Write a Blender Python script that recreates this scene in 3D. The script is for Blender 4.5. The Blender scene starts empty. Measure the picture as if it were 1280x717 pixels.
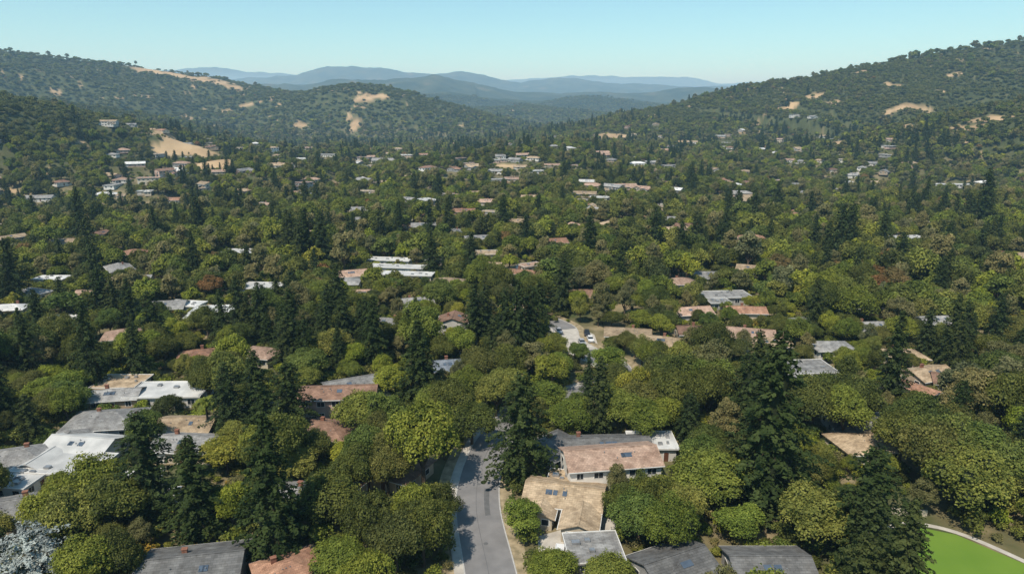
import bpy, bmesh, math, numpy as np
from mathutils import Vector
rng=np.random.default_rng(7)
sc=bpy.context.scene
CAMH=73.0; PIT=math.radians(15.0); F=853.0
cP,sP=math.cos(PIT),math.sin(PIT)
# ---------------------------------------------------------------- survey helpers
def slope(px,py):
    dx=(px-640)/F; dy=(358-py)/F
    Y=cP+dy*sP; Z=-sP+dy*cP
    return dx/Y, Z/Y
def P(px,py,Y):
    a,b=slope(px,py); return (a*Y,Y,CAMH+b*Y)
def hash2(xi,yi,seed):
    h=(xi.astype(np.int64)*374761393+yi.astype(np.int64)*668265263+seed*974634777)&0xffffffff
    h=((h^(h>>13))*1274126177)&0xffffffff
    h=(h^(h>>16))&0xffffffff
    return h/4294967295.0
def vn(x,y,seed=0):
    xi=np.floor(x);yi=np.floor(y);fx=x-xi;fy=y-yi
    fx=fx*fx*(3-2*fx);fy=fy*fy*(3-2*fy)
    a=hash2(xi,yi,seed);b=hash2(xi+1,yi,seed);c=hash2(xi,yi+1,seed);d=hash2(xi+1,yi+1,seed)
    return (a*(1-fx)+b*fx)*(1-fy)+(c*(1-fx)+d*fx)*fy
def fbm(x,y,seed=0,o=4):
    s=0;a=.5;t=0
    for i in range(o):
        s=s+a*vn(x,y,seed+i*17);t+=a;a*=.5;x=x*2.03+3.1;y=y*2.03+1.7
    return s/t
def sstep(a,b,x):
    t=np.clip((x-a)/(b-a),0,1);return t*t*(3-2*t)
RID=[
 ([P(-500,70,650),P(-200,88,750),P(0,122,900),P(100,142,1000),P(170,156,1080),P(230,174,1150),P(290,203,1230)],430,0),
 ([P(-600,40,1900),P(-200,50,2100),P(0,62,2200),P(80,73,2300),P(170,83,2400),P(260,96,2500),P(330,112,2600),P(395,124,2700)],900,0),
 ([P(60,125,1500),P(180,143,1600),P(280,165,1700),P(350,185,1750)],420,0),
 ([P(300,122,2400),P(390,116,2350),P(440,105,2250),P(475,107,2250),P(530,122,2300),P(610,145,2500),P(690,165,2700)],520,0),
 ([P(590,206,830),P(640,198,850),P(700,188,950),P(740,183,1100)],190,0),
 ([P(690,184,1350),P(760,163,1500),P(850,133,1650),P(930,109,1700),P(1000,100,1700),P(1070,84,1700),P(1180,65,1700),P(1280,50,1700),P(1500,35,1700),P(1900,30,1600)],750,0),
 ([P(1700,70,800),P(1450,95,900),P(1280,125,1000),P(1190,142,1020),P(1090,165,1050),P(1000,190,1080)],330,0),
 ([P(480,140,3500),P(540,130,3600),P(600,136,3600),P(660,131,3500),P(720,138,3400),P(790,148,3300)],600,.12),
 ([P(480,120,4600),P(560,114,4700),P(620,122,4700),P(680,126,4700),P(740,121,4600),P(800,128,4500),P(870,134,4400)],800,.14),
 ([P(-100,112,6200),P(380,107,6200),P(430,99,6200),P(490,102,6200),P(540,98,6300),P(590,106,6400),P(640,115,6400),P(700,118,6400),P(750,112,6400),P(800,114,6400),P(860,110,6400),P(1000,112,6400)],1400,.20),
 ([P(-200,100,11000),P(300,99,11000),P(370,95,11000),P(410,86,11000),P(450,83,11000),P(520,87,11000),P(600,95,11000),P(650,102,11000),P(700,97,11000),P(780,102,11000),P(870,107,11000),P(1300,106,11000)],2500,.18),
 ([P(-400,88,20000),P(200,86,20000),P(260,86,20000),P(330,88,20000),P(380,95,20000),P(560,104,20000),P(630,101,20000),P(670,97,20000),P(740,92,20000),P(800,93,20000),P(850,97,20000),P(905,102,20000),P(1100,102,20000),P(1700,98,20000)],4000,.16),
]
def base(x,y):
    r=np.hypot(x,y)
    b=-15*sstep(330,900,r)-22*sstep(900,1800,r)
    return b+(fbm(x/170,y/170,5)-.5)*22*sstep(330,620,r)
def height(x,y,full=False):
    x=np.asarray(x,float);y=np.asarray(y,float)
    b=base(x,y)
    acc=np.zeros_like(b)
    for k,(pts,w,jg) in enumerate(RID):
        best=np.full(x.shape,1e12);zc=np.zeros_like(b)
        for (x0,y0,z0),(x1,y1,z1) in zip(pts[:-1],pts[1:]):
            ux,uy=x1-x0,y1-y0;L=ux*ux+uy*uy
            t=np.clip(((x-x0)*ux+(y-y0)*uy)/L,0,1)
            d=np.hypot(x-x0-t*ux,y-y0-t*uy)
            m=d<best
            best=np.where(m,d,best);zc=np.where(m,z0+t*(z1-z0),zc)
        gs=w*.55
        n=fbm(x/gs,y/gs,40+k,4)
        rdg=1-np.abs(2*fbm(x/(gs*.6)+9,y/(gs*.6),60+k,3)-1)
        s=best/w*(1+.9*(n-.5)+.6*(.8-rdg))
        s=np.clip(s,0,1)
        pr=.5*(1+np.cos(np.pi*s));pr=.55*pr+.45*np.clip(1-s,0,1)
        jig=(fbm(x/(w*.16),y/(w*.16),80+k,3)-.5)*.15*np.clip(s*4+.12,0,1)
        jig=jig-np.abs(2*fbm(x/(w*.22),y/(w*.22),120+k,3)-1)*.18*np.clip(s*3,0,1)
        e=np.maximum(zc+37,0)*np.clip(pr+jig*(s<1)*(1-s),0,1.05)
        if jg: e=e*(1+jg*2*(fbm(x/(w*.30),y/(w*.30),150+k,6)-.5))
        acc=acc+e**4
    e=acc**.25
    r=np.hypot(x,y)
    e=e*sstep(230,520,r)
    z=np.maximum(b+e+(-37-b)*np.clip(e/60,0,1),b)
    if full: return z,e
    return z
H0=lambda x,y: float(height(np.array([x]),np.array([y]))[0])
def site(px,py,zo=0.0):
    a,b=slope(px,py)
    Ys=np.geomspace(40,9000,1400)
    zr=CAMH+b*Ys-zo
    h=height(a*Ys,Ys)
    i=np.where(zr<h)[0]
    if len(i)==0: return None
    i=i[0];j=max(i-1,0)
    d0=zr[j]-h[j];d1=zr[i]-h[i]
    t=d0/(d0-d1) if d0!=d1 else 0
    Y=Ys[j]+t*(Ys[i]-Ys[j])
    return (a*Y,Y)
# ---------------------------------------------------------------- materials
def newmat(name):
    m=bpy.data.materials.new(name);m.use_nodes=True
    nt=m.node_tree;b=nt.nodes['Principled BSDF'];b.inputs['Roughness'].default_value=.85
    b.inputs['Specular IOR Level'].default_value=.25
    return m,nt,b
def N(nt,t,**k):
    n=nt.nodes.new(t)
    for a,v in k.items(): setattr(n,a,v)
    return n
def ramp(nt,stops,interp='LINEAR'):
    r=N(nt,'ShaderNodeValToRGB');r.color_ramp.interpolation=interp
    e=r.color_ramp.elements
    while len(e)<len(stops): e.new(.5)
    for i,(p,c) in enumerate(stops):
        e[i].position=p;e[i].color=(*c,1)
    return r
def noisy(name,c0,c1,scale=1.0,rough=.85,detail=5,coord='Object',bump=0,metal=0,stripe=None):
    m,nt,b=newmat(name)
    tc=N(nt,'ShaderNodeTexCoord');n=N(nt,'ShaderNodeTexNoise')
    n.inputs['Scale'].default_value=scale;n.inputs['Detail'].default_value=detail
    nt.links.new(tc.outputs[coord],n.inputs['Vector'])
    r=ramp(nt,[(.3,c0),(.7,c1)]);nt.links.new(n.outputs['Fac'],r.inputs[0])
    out=r.outputs[0]
    if stripe:
        bt=N(nt,'ShaderNodeTexBrick');bt.inputs['Scale'].default_value=1.0
        bt.inputs['Brick Width'].default_value=stripe[0];bt.inputs['Row Height'].default_value=stripe[1]
        bt.inputs['Mortar Size'].default_value=.03
        bt.inputs['Color1'].default_value=(1,1,1,1);bt.inputs['Color2'].default_value=(.62,.62,.62,1);bt.inputs['Mortar'].default_value=(.45,.45,.45,1)
        nt.links.new(tc.outputs[coord],bt.inputs['Vector'])
        mx=N(nt,'ShaderNodeMix',data_type='RGBA',blend_type='MULTIPLY');mx.inputs[0].default_value=.8
        nt.links.new(out,mx.inputs[6]);nt.links.new(bt.outputs['Color'],mx.inputs[7]);out=mx.outputs[2]
        nn=N(nt,'ShaderNodeTexNoise');nn.inputs['Scale'].default_value=.8;nn.inputs['Detail'].default_value=8;nt.links.new(tc.outputs[coord],nn.inputs['Vector'])
        rr=ramp(nt,[(.34,(.66,.64,.62)),(.6,(1.08,1.08,1.08))]);nt.links.new(nn.outputs['Fac'],rr.inputs[0])
        m2=N(nt,'ShaderNodeMix',data_type='RGBA',blend_type='MULTIPLY');m2.inputs[0].default_value=.75
        nt.links.new(out,m2.inputs[6]);nt.links.new(rr.outputs[0],m2.inputs[7]);out=m2.outputs[2]
    oi=N(nt,'ShaderNodeObjectInfo');hs=N(nt,'ShaderNodeHueSaturation')
    mr=N(nt,'ShaderNodeMapRange');mr.inputs[3].default_value=.75;mr.inputs[4].default_value=1.15
    if 'roof' in name or 'wall' in name: nt.links.new(oi.outputs['Random'],mr.inputs[0])
    else: mr.inputs[0].default_value=.6
    nt.links.new(mr.outputs[0],hs.inputs['Value']);nt.links.new(out,hs.inputs['Color'])
    nt.links.new(hs.outputs[0],b.inputs['Base Color'])
    b.inputs['Roughness'].default_value=rough;b.inputs['Metallic'].default_value=metal
    if bump:
        bp=N(nt,'ShaderNodeBump');bp.inputs['Distance'].default_value=bump
        nt.links.new(n.outputs['Fac'],bp.inputs['Height']);nt.links.new(bp.outputs[0],b.inputs['Normal'])
    return m
def leafmat(name,cols,trans=.3,g=1.0,spec=.15):
    m,nt,b=newmat(name)
    oi=N(nt,'ShaderNodeObjectInfo')
    k=len(cols);r=ramp(nt,[(i/(max(k-1,1)),tuple(v*g for v in c)) for i,c in enumerate(cols)])
    nt.links.new(oi.outputs['Random'],r.inputs[0])
    at=N(nt,'ShaderNodeAttribute',attribute_name='var')
    mr=N(nt,'ShaderNodeMapRange');mr.inputs[3].default_value=.5;mr.inputs[4].default_value=1.55
    nt.links.new(at.outputs['Fac'],mr.inputs[0])
    mh=N(nt,'ShaderNodeMapRange');mh.inputs[3].default_value=.515;mh.inputs[4].default_value=.48
    nt.links.new(at.outputs['Fac'],mh.inputs[0])
    hs=N(nt,'ShaderNodeHueSaturation');nt.links.new(mr.outputs[0],hs.inputs['Value']);nt.links.new(mh.outputs[0],hs.inputs['Hue'])
    nt.links.new(r.outputs[0],hs.inputs['Color']);nt.links.new(hs.outputs[0],b.inputs['Base Color'])
    b.inputs['Roughness'].default_value=.6;b.inputs['Specular IOR Level'].default_value=spec
    tr=N(nt,'ShaderNodeBsdfTranslucent');nt.links.new(hs.outputs[0],tr.inputs[0])
    mx=N(nt,'ShaderNodeMixShader');mx.inputs[0].default_value=trans
    nt.links.new(b.outputs[0],mx.inputs[1]);nt.links.new(tr.outputs[0],mx.inputs[2])
    nt.links.new(mx.outputs[0],nt.nodes['Material Output'].inputs[0])
    return m
L_DARK=leafmat('leaf_dark_oak',[(.054,.064,.015),(.090,.100,.020),(.060,.080,.018),(.115,.115,.028),(.045,.058,.018)],g=1.35)
L_MID=leafmat('leaf_mid_green',[(.085,.112,.018),(.135,.150,.022),(.068,.100,.022),(.155,.155,.034),(.095,.125,.020)],g=1.4)
L_LITE=leafmat('leaf_light_green',[(.14,.175,.020),(.19,.20,.024),(.12,.158,.026),(.21,.20,.03)],g=1.4)
L_OLIVE=leafmat('leaf_olive',[(.12,.12,.045),(.15,.14,.055),(.17,.15,.055),(.11,.12,.055)],g=1.3)
L_RUST=leafmat('leaf_rust',[(.19,.10,.036),(.17,.12,.04),(.16,.11,.038),(.15,.12,.045)],g=1.25)
L_RED=leafmat('leaf_redwood',[(.026,.042,.012),(.038,.054,.016),(.030,.046,.016),(.048,.060,.018)],.12,g=1.05,spec=.05)
L_BLUE=leafmat('leaf_blue_cedar',[(.32,.34,.32),(.30,.33,.31)],.1)
L_CHAP=leafmat('leaf_chaparral',[(.058,.074,.020),(.080,.094,.024),(.100,.104,.030),(.066,.082,.024)],.2,g=1.3)
L_YEL=leafmat('leaf_yellow_bloom',[(.30,.22,.02),(.16,.17,.03),(.35,.18,.02)],.1)
M_CORE=noisy('foliage_core',(.012,.018,.006),(.022,.030,.010),2.0)  # opaque crown filler, coloured dark to stand in for shade inside the foliage
M_BARK=noisy('bark',(.05,.035,.022),(.11,.08,.055),4.0)
M_ASPH=noisy('asphalt',(.165,.160,.158),(.23,.22,.215),.35,.9,8)
M_CONC=noisy('concrete',(.36,.33,.29),(.52,.48,.42),.6,.9,6)
M_KERB=noisy('kerb_concrete',(.36,.35,.33),(.48,.46,.43),1.5)
M_VERGE=noisy('dry_verge',(.17,.14,.08),(.42,.33,.21),.7,.95,6)
M_PATCH=noisy('asphalt_patch',(.10,.10,.10),(.14,.14,.14),1.0)
M_WIN=noisy('window_glass',(.015,.02,.025),(.03,.04,.05),.5,.08)
M_TRIM=noisy('white_trim',(.62,.60,.56),(.78,.76,.72),1.0,.6)
M_DOOR=noisy('door_paint',(.10,.04,.025),(.16,.08,.05),1.0,.5)
M_GAR=noisy('garage_door',(.5,.48,.44),(.65,.62,.57),1.0,.6)
M_BRICK=noisy('chimney_brick',(.17,.07,.045),(.3,.15,.1),3.0)
M_SOLAR=noisy('skylight_glass',(.05,.07,.10),(.10,.13,.17),.5,.15)
M_VENT=noisy('metal_vent',(.3,.3,.3),(.45,.45,.45),1.0,.4,metal=.6)
WALLS={'white':noisy('wall_white',(.58,.56,.51),(.70,.67,.62),.5),
 'cream':noisy('wall_cream',(.46,.39,.29),(.58,.50,.38),.5),
 'tan':noisy('wall_tan',(.33,.25,.17),(.45,.35,.25),.5),
 'pink':noisy('wall_pink',(.42,.29,.23),(.52,.38,.31),.5),
 'gray':noisy('wall_gray',(.25,.25,.24),(.36,.35,.34),.5)}
ROOFS={'tan':noisy('roof_tan',(.34,.25,.16),(.56,.43,.29),.35,stripe=(.9,.45)),
 'terra':noisy('roof_terracotta',(.32,.17,.11),(.50,.29,.19),.35,stripe=(.6,.4)),
 'brown':noisy('roof_redbrown',(.20,.12,.085),(.33,.20,.14),.35,stripe=(.7,.4)),
 'gray':noisy('roof_gray',(.24,.235,.23),(.42,.41,.39),.35,stripe=(.9,.4)),
 'dark':noisy('roof_dark',(.11,.11,.11),(.20,.197,.19),.35,stripe=(.9,.4)),
 'white':noisy('roof_white',(.42,.42,.41),(.70,.69,.66),.25,.7),
 'blue':noisy('roof_bluegray',(.16,.19,.23),(.27,.30,.34),.35,stripe=(.9,.4)),
 'pinkt':noisy('roof_pink_tile',(.40,.26,.19),(.58,.41,.31),.35,stripe=(.6,.4))}
# ---------------------------------------------------------------- mesh helpers
class MB:
    def __init__(s): s.V=[];s.F=[];s.M=[]
    def add(s,vs,fs,m=0):
        o=len(s.V);s.V+=[tuple(v) for v in vs];s.F+=[tuple(i+o for i in f) for f in fs];s.M+=[m]*len(fs)
    def box(s,c,d,m=0,rot=0):
        x,y,z=d[0]/2,d[1]/2,d[2]/2;cr,sr=math.cos(rot),math.sin(rot)
        vs=[]
        for k in (-z,z):
            for i,j in ((-x,-y),(x,-y),(x,y),(-x,y)):
                vs.append((c[0]+i*cr-j*sr,c[1]+i*sr+j*cr,c[2]+k))
        s.add(vs,[(3,2,1,0),(4,5,6,7),(0,1,5,4),(1,2,6,5),(2,3,7,6),(3,0,4,7)],m)
    def tube(s,p0,p1,r0,r1,n=6,m=0):
        p0=Vector(p0);p1=Vector(p1);d=(p1-p0).normalized();a=d.orthogonal().normalized();b=d.cross(a)
        vs=[]
        for p,r in ((p0,r0),(p1,r1)):
            for i in range(n):
                t=2*math.pi*i/n;vs.append(p+a*math.cos(t)*r+b*math.sin(t)*r)
        s.add(vs,[(i,(i+1)%n,n+(i+1)%n,n+i) for i in range(n)]+[tuple(range(n,2*n))],m)
    def mesh(s,name,mats):
        me=bpy.data.meshes.new(name);me.from_pydata(s.V,[],s.F)
        for m in mats: me.materials.append(m)
        me.polygons.foreach_set('material_index',s.M);me.update();return me
def link(name,me,loc=(0,0,0),rz=0,scale=(1,1,1),parent=None):
    o=bpy.data.objects.new(name,me);o.location=loc;o.rotation_euler=(0,0,rz);o.scale=scale
    sc.collection.objects.link(o)
    if parent: o.parent=parent
    return o
bm=bmesh.new();bmesh.ops.create_icosphere(bm,subdivisions=2,radius=1);bm.verts.ensure_lookup_table()
ICO_V=np.array([v.co[:] for v in bm.verts]);ICO_F=np.array([[v.index for v in f.verts] for f in bm.faces]);bm.free()
bm=bmesh.new();bmesh.ops.create_icosphere(bm,subdivisions=1,radius=1)
ICO1_V=np.array([v.co[:] for v in bm.verts]);ICO1_F=np.array([[v.index for v in f.verts] for f in bm.faces]);bm.free()
def npmesh(name,quads,qvar,tv,tf,mb,mats):
    n=len(quads);V=[quads.reshape(-1,3)];off=4*n
    loops=[np.arange(4*n)];tot=[np.full(n,4)];mi=[np.zeros(n,int)]
    var=[np.repeat(qvar,4)]
    if len(tv):
        V.append(tv);loops.append((tf+off).ravel());tot.append(np.full(len(tf),3));mi.append(np.ones(len(tf),int));var.append(np.full(len(tv),.5));off+=len(tv)
    if mb and mb.V:
        V.append(np.array([tuple(v) for v in mb.V]))
        loops.append(np.array([i+off for f in mb.F for i in f]));tot.append(np.array([len(f) for f in mb.F]));mi.append(np.full(len(mb.F),2));var.append(np.full(len(mb.V),.5))
    V=np.concatenate(V);loops=np.concatenate(loops);tot=np.concatenate(tot);mi=np.concatenate(mi);var=np.concatenate(var)
    me=bpy.data.meshes.new(name)
    me.vertices.add(len(V));me.vertices.foreach_set('co',V.astype(np.float32).ravel())
    me.loops.add(len(loops));me.loops.foreach_set('vertex_index',loops.astype(np.int32))
    me.polygons.add(len(tot));st=np.concatenate([[0],np.cumsum(tot)[:-1]]);me.polygons.foreach_set('loop_start',st.astype(np.int32))
    me.polygons.foreach_set('material_index',mi.astype(np.int32))
    for m in mats: me.materials.append(m)
    a=me.attributes.new('var','FLOAT','POINT');a.data.foreach_set('value',var.astype(np.float32))
    me.update(calc_edges=True);return me
def unit(v): return v/np.maximum(np.linalg.norm(v,axis=-1,keepdims=True),1e-9)
def leafquads(r,pos,nrm,size,asp=(.5,1.0)):
    n=len(pos);t=unit(np.cross(nrm,unit(r.normal(size=(n,3)))));b=np.cross(nrm,t)
    L=(size*r.uniform(.6,1.35,n))[:,None];W=L*r.uniform(*asp,n)[:,None]
    bend=nrm*(L*r.uniform(-.25,.25,(n,1)))
    return np.stack([pos-t*L*.5,pos-b*W*.5+bend,pos+t*L*.5,pos+b*W*.5+bend],1)
def broadleaf(name,mat,seed,R=6.0,H=11.0,nleaf=7000,ls=.42,nl=20,zr=None,core=True,trunk=True,lobe=(.18,.34),ico=2,flat=.62):
    r=np.random.default_rng(seed)
    Rz=zr or (H*.42); cz=H-Rz
    d=unit(r.normal(size=(nl,3)));d[:,2]=np.abs(d[:,2])*1.15-.25;
    rad=r.uniform(.35,1.12,(nl,1))**.6
    lr=R*r.uniform(lobe[0],lobe[1],nl)
    C=np.stack([d[:,0]*(R*.76),d[:,1]*(R*.76),cz+d[:,2]*(Rz*flat)*r.uniform(.75,1.25,nl)],1)
    C[:,:2]*=rad
    C[:,0]*=r.uniform(.8,1.15);C[:,1]*=r.uniform(.8,1.15)
    C[0]=(0,0,cz);lr[0]=R*.42
    w=lr**2;li=r.choice(nl,nleaf*2,p=w/w.sum())
    dd=unit(r.normal(size=(nleaf*2,3)))
    dd[:,2]=np.where(dd[:,2]<-.35,-dd[:,2],dd[:,2])
    nb=12;B=unit(r.normal(size=(nl,nb,3)))
    v=np.einsum('ij,ikj->ik',dd,B[li]).max(1)
    f=.60+.58*sstep(.60,.98,v)+r.normal(0,.10,len(v))
    f=np.where(r.random(len(v))<.08,f*1.22,f)
    pos=C[li]+dd*(lr[li]*f)[:,None]
    keep=np.ones(len(pos),bool)
    for k in range(nl):
        q=np.linalg.norm(pos-C[k],axis=1)/lr[k]
        keep&=(q>.66)|(li==k)
    idx=np.where(keep)[0][:nleaf];pos=pos[idx];dd=dd[idx];li=li[idx]
    nrm=unit(dd+np.array([0,0,.3])+r.normal(0,.6,dd.shape))
    Q=leafquads(r,pos,nrm,ls)
    lv=r.uniform(.2,.8,nl)
    var=np.clip(lv[li]+r.normal(0,.2,len(pos)),0,1)
    tv=[];tf=[];o=0
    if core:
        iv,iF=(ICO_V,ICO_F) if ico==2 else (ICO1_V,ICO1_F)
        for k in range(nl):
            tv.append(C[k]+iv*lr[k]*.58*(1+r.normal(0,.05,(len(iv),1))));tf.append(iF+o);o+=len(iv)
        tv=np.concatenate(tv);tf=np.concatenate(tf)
    mb=MB()
    if trunk:
        hb=cz-Rz*.25
        mb.tube((0,0,-.6),(0,0,hb*.6),R*.065,R*.05);mb.tube((0,0,hb*.6),(R*.04,0,cz),R*.05,R*.025)
        for k in r.choice(nl,min(8,nl),replace=False):
            mb.tube((0,0,hb*r.uniform(.45,.8)),C[k],R*.032,R*.012,5)
    return npmesh(name,Q,var,tv,tf,mb,[mat,M_CORE,M_BARK])
def conifer(name,mat,seed,H=26.0,R=4.2,nb=260,ls=.62,dens=3.0,pw=.8,low=.07,core=True):
    r=np.random.default_rng(seed)
    pos=[];nr=[];vv=[]
    mb=MB();mb.tube((0,0,-.8),(0,0,H*.55),H*.02,H*.012,8);mb.tube((0,0,H*.55),(0,0,H*.985),H*.012,.04,6)
    for i in range(nb):
        u=(i+r.random())/nb;z=H*(low+(.985-low)*u**1.12)
        q=1-z/H
        L=R*min(1,(q**pw)*1.25)*r.uniform(.55,1.15)*(1 if r.random()>.08 else 1.25)+.25
        if u<.15: L*=.6+2.6*u
        a=i*2.39996+r.normal(0,.35)
        d=np.array([math.cos(a),math.sin(a),0]);side=np.array([-d[1],d[0],0])
        dr=r.uniform(.10,.28)*(.4+q)
        rise=.25*(1-q)
        n=max(5,int(L*dens*2.6))
        s=L*np.sqrt(r.random(n));
        wdt=.30*L*(1-s/L)*.9+.25
        lat=r.uniform(-1,1,n)*wdt
        zz=z+s*rise-dr*s*s/max(L,.1)*1.6-np.abs(lat)*.25+r.normal(0,.12,n)
        pos.append(d*s[:,None]+side*lat[:,None]+np.stack([0*zz,0*zz,zz],1))
        nr.append(np.tile(d*.45+np.array([0,0,.8]),(n,1)))
        vv.append(np.full(n,r.uniform(.15,.9)))
        if i%4==0 and L>1: mb.tube((0,0,z),d*L*.7+np.array([0,0,z-dr*L*.6]),.07,.02,4)
    pos=np.concatenate(pos);nr=np.concatenate(nr);vv=np.concatenate(vv)
    nr=unit(unit(nr)+r.normal(0,.35,nr.shape))
    Q=leafquads(r,pos,nr,ls,(.35,.7))
    tv=[];tf=[]
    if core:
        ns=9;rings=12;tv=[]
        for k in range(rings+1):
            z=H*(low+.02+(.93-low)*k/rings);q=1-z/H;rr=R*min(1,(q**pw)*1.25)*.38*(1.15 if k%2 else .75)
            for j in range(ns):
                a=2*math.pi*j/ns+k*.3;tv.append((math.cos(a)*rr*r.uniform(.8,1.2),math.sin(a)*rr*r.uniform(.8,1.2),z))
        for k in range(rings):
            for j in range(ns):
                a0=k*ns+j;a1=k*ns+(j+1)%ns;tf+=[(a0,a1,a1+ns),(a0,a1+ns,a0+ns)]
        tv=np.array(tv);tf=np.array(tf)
    return npmesh(name,Q,np.clip(vv+r.normal(0,.15,len(vv)),0,1),tv,tf,mb,[mat,M_CORE,M_BARK])
def palm(name,seed):
    r=np.random.default_rng(seed);mb=MB();H=9
    mb.tube((0,0,-.3),(.15,.1,H),.28,.2,8)
    Q=[]
    for i in range(34):
        a=i*2.4;el=r.uniform(-.5,1.1);L=r.uniform(2.0,2.8)
        d=np.array([math.cos(a)*math.cos(el),math.sin(a)*math.cos(el),math.sin(el)])
        s=np.array([-math.sin(a),math.cos(a),0]);p0=np.array([.15,.1,H])
        for k in range(7):
            t0=k/7;t1=(k+1)/7
            pa=p0+d*L*t0+np.array([0,0,-1.3*t0*t0]);pb=p0+d*L*t1+np.array([0,0,-1.3*t1*t1])
            for sg in (-1,1):
                wd=.55*(1-abs(t0-.4));Q.append([pa,pb,pb+s*sg*wd+np.array([0,0,-.35]),pa+s*sg*wd*.8+np.array([0,0,-.3])])
    return npmesh(name,np.array(Q),r.uniform(.2,.8,len(Q)),[],[],mb,[L_MID,M_CORE,M_BARK])
NB={'dark':[broadleaf('oak_dark_%d'%i,L_DARK,10+i,R=6.4,H=10.5,nleaf=13000,ls=.34,nl=38,flat=[.62,.8,.5,.7][i]) for i in range(4)],
    'mid':[broadleaf('oak_mid_%d'%i,L_MID,20+i,R=5.8,H=11,nleaf=12500,ls=.34,nl=36,flat=[.62,.85,.5,.75][i]) for i in range(4)],
    'lite':[broadleaf('sycamore_%d'%i,L_LITE,30+i,R=5.0,H=10,nleaf=10000,nl=30,ls=.31,flat=.8) for i in range(3)],
    'olive':[broadleaf('eucalyptus_%d'%i,L_OLIVE,40+i,R=5.0,H=13,nleaf=9500,nl=36,ls=.34,lobe=(.15,.28),flat=.95) for i in range(2)],
    'rust':[broadleaf('plum_0',L_RUST,50,R=4.5,H=9,nleaf=8000,ls=.34,nl=24)],
    'tall':[broadleaf('cypress_0',L_DARK,55,R=2.6,H=14,nleaf=6500,ls=.32,nl=18,zr=6.2,lobe=(.45,.62),flat=.8)]}
NC=[conifer('redwood_%d'%i,L_RED,70+i,H=26,R=[5.2,6.0,4.8,5.6][i],nb=[300,260,320,230][i],pw=[.7,.6,.8,.65][i]) for i in range(4)]
CEDAR=conifer('cedar_blue',L_BLUE,81,H=11,R=7.5,nb=130,ls=.5,dens=4.5,pw=.5,low=.1,core=False)
PALM=palm('palm_mesh',5)
TN={'dark':'oak_tree','mid':'bay_tree','lite':'sycamore_tree','olive':'eucalyptus_tree','rust':'plum_tree','tall':'cypress_tree'}
PH={'dark':10.5,'mid':11,'lite':10,'olive':13,'rust':9,'tall':14}
PR={'dark':6.4,'mid':5.8,'lite':5.0,'olive':5.0,'rust':4.5,'tall':2.6}
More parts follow.
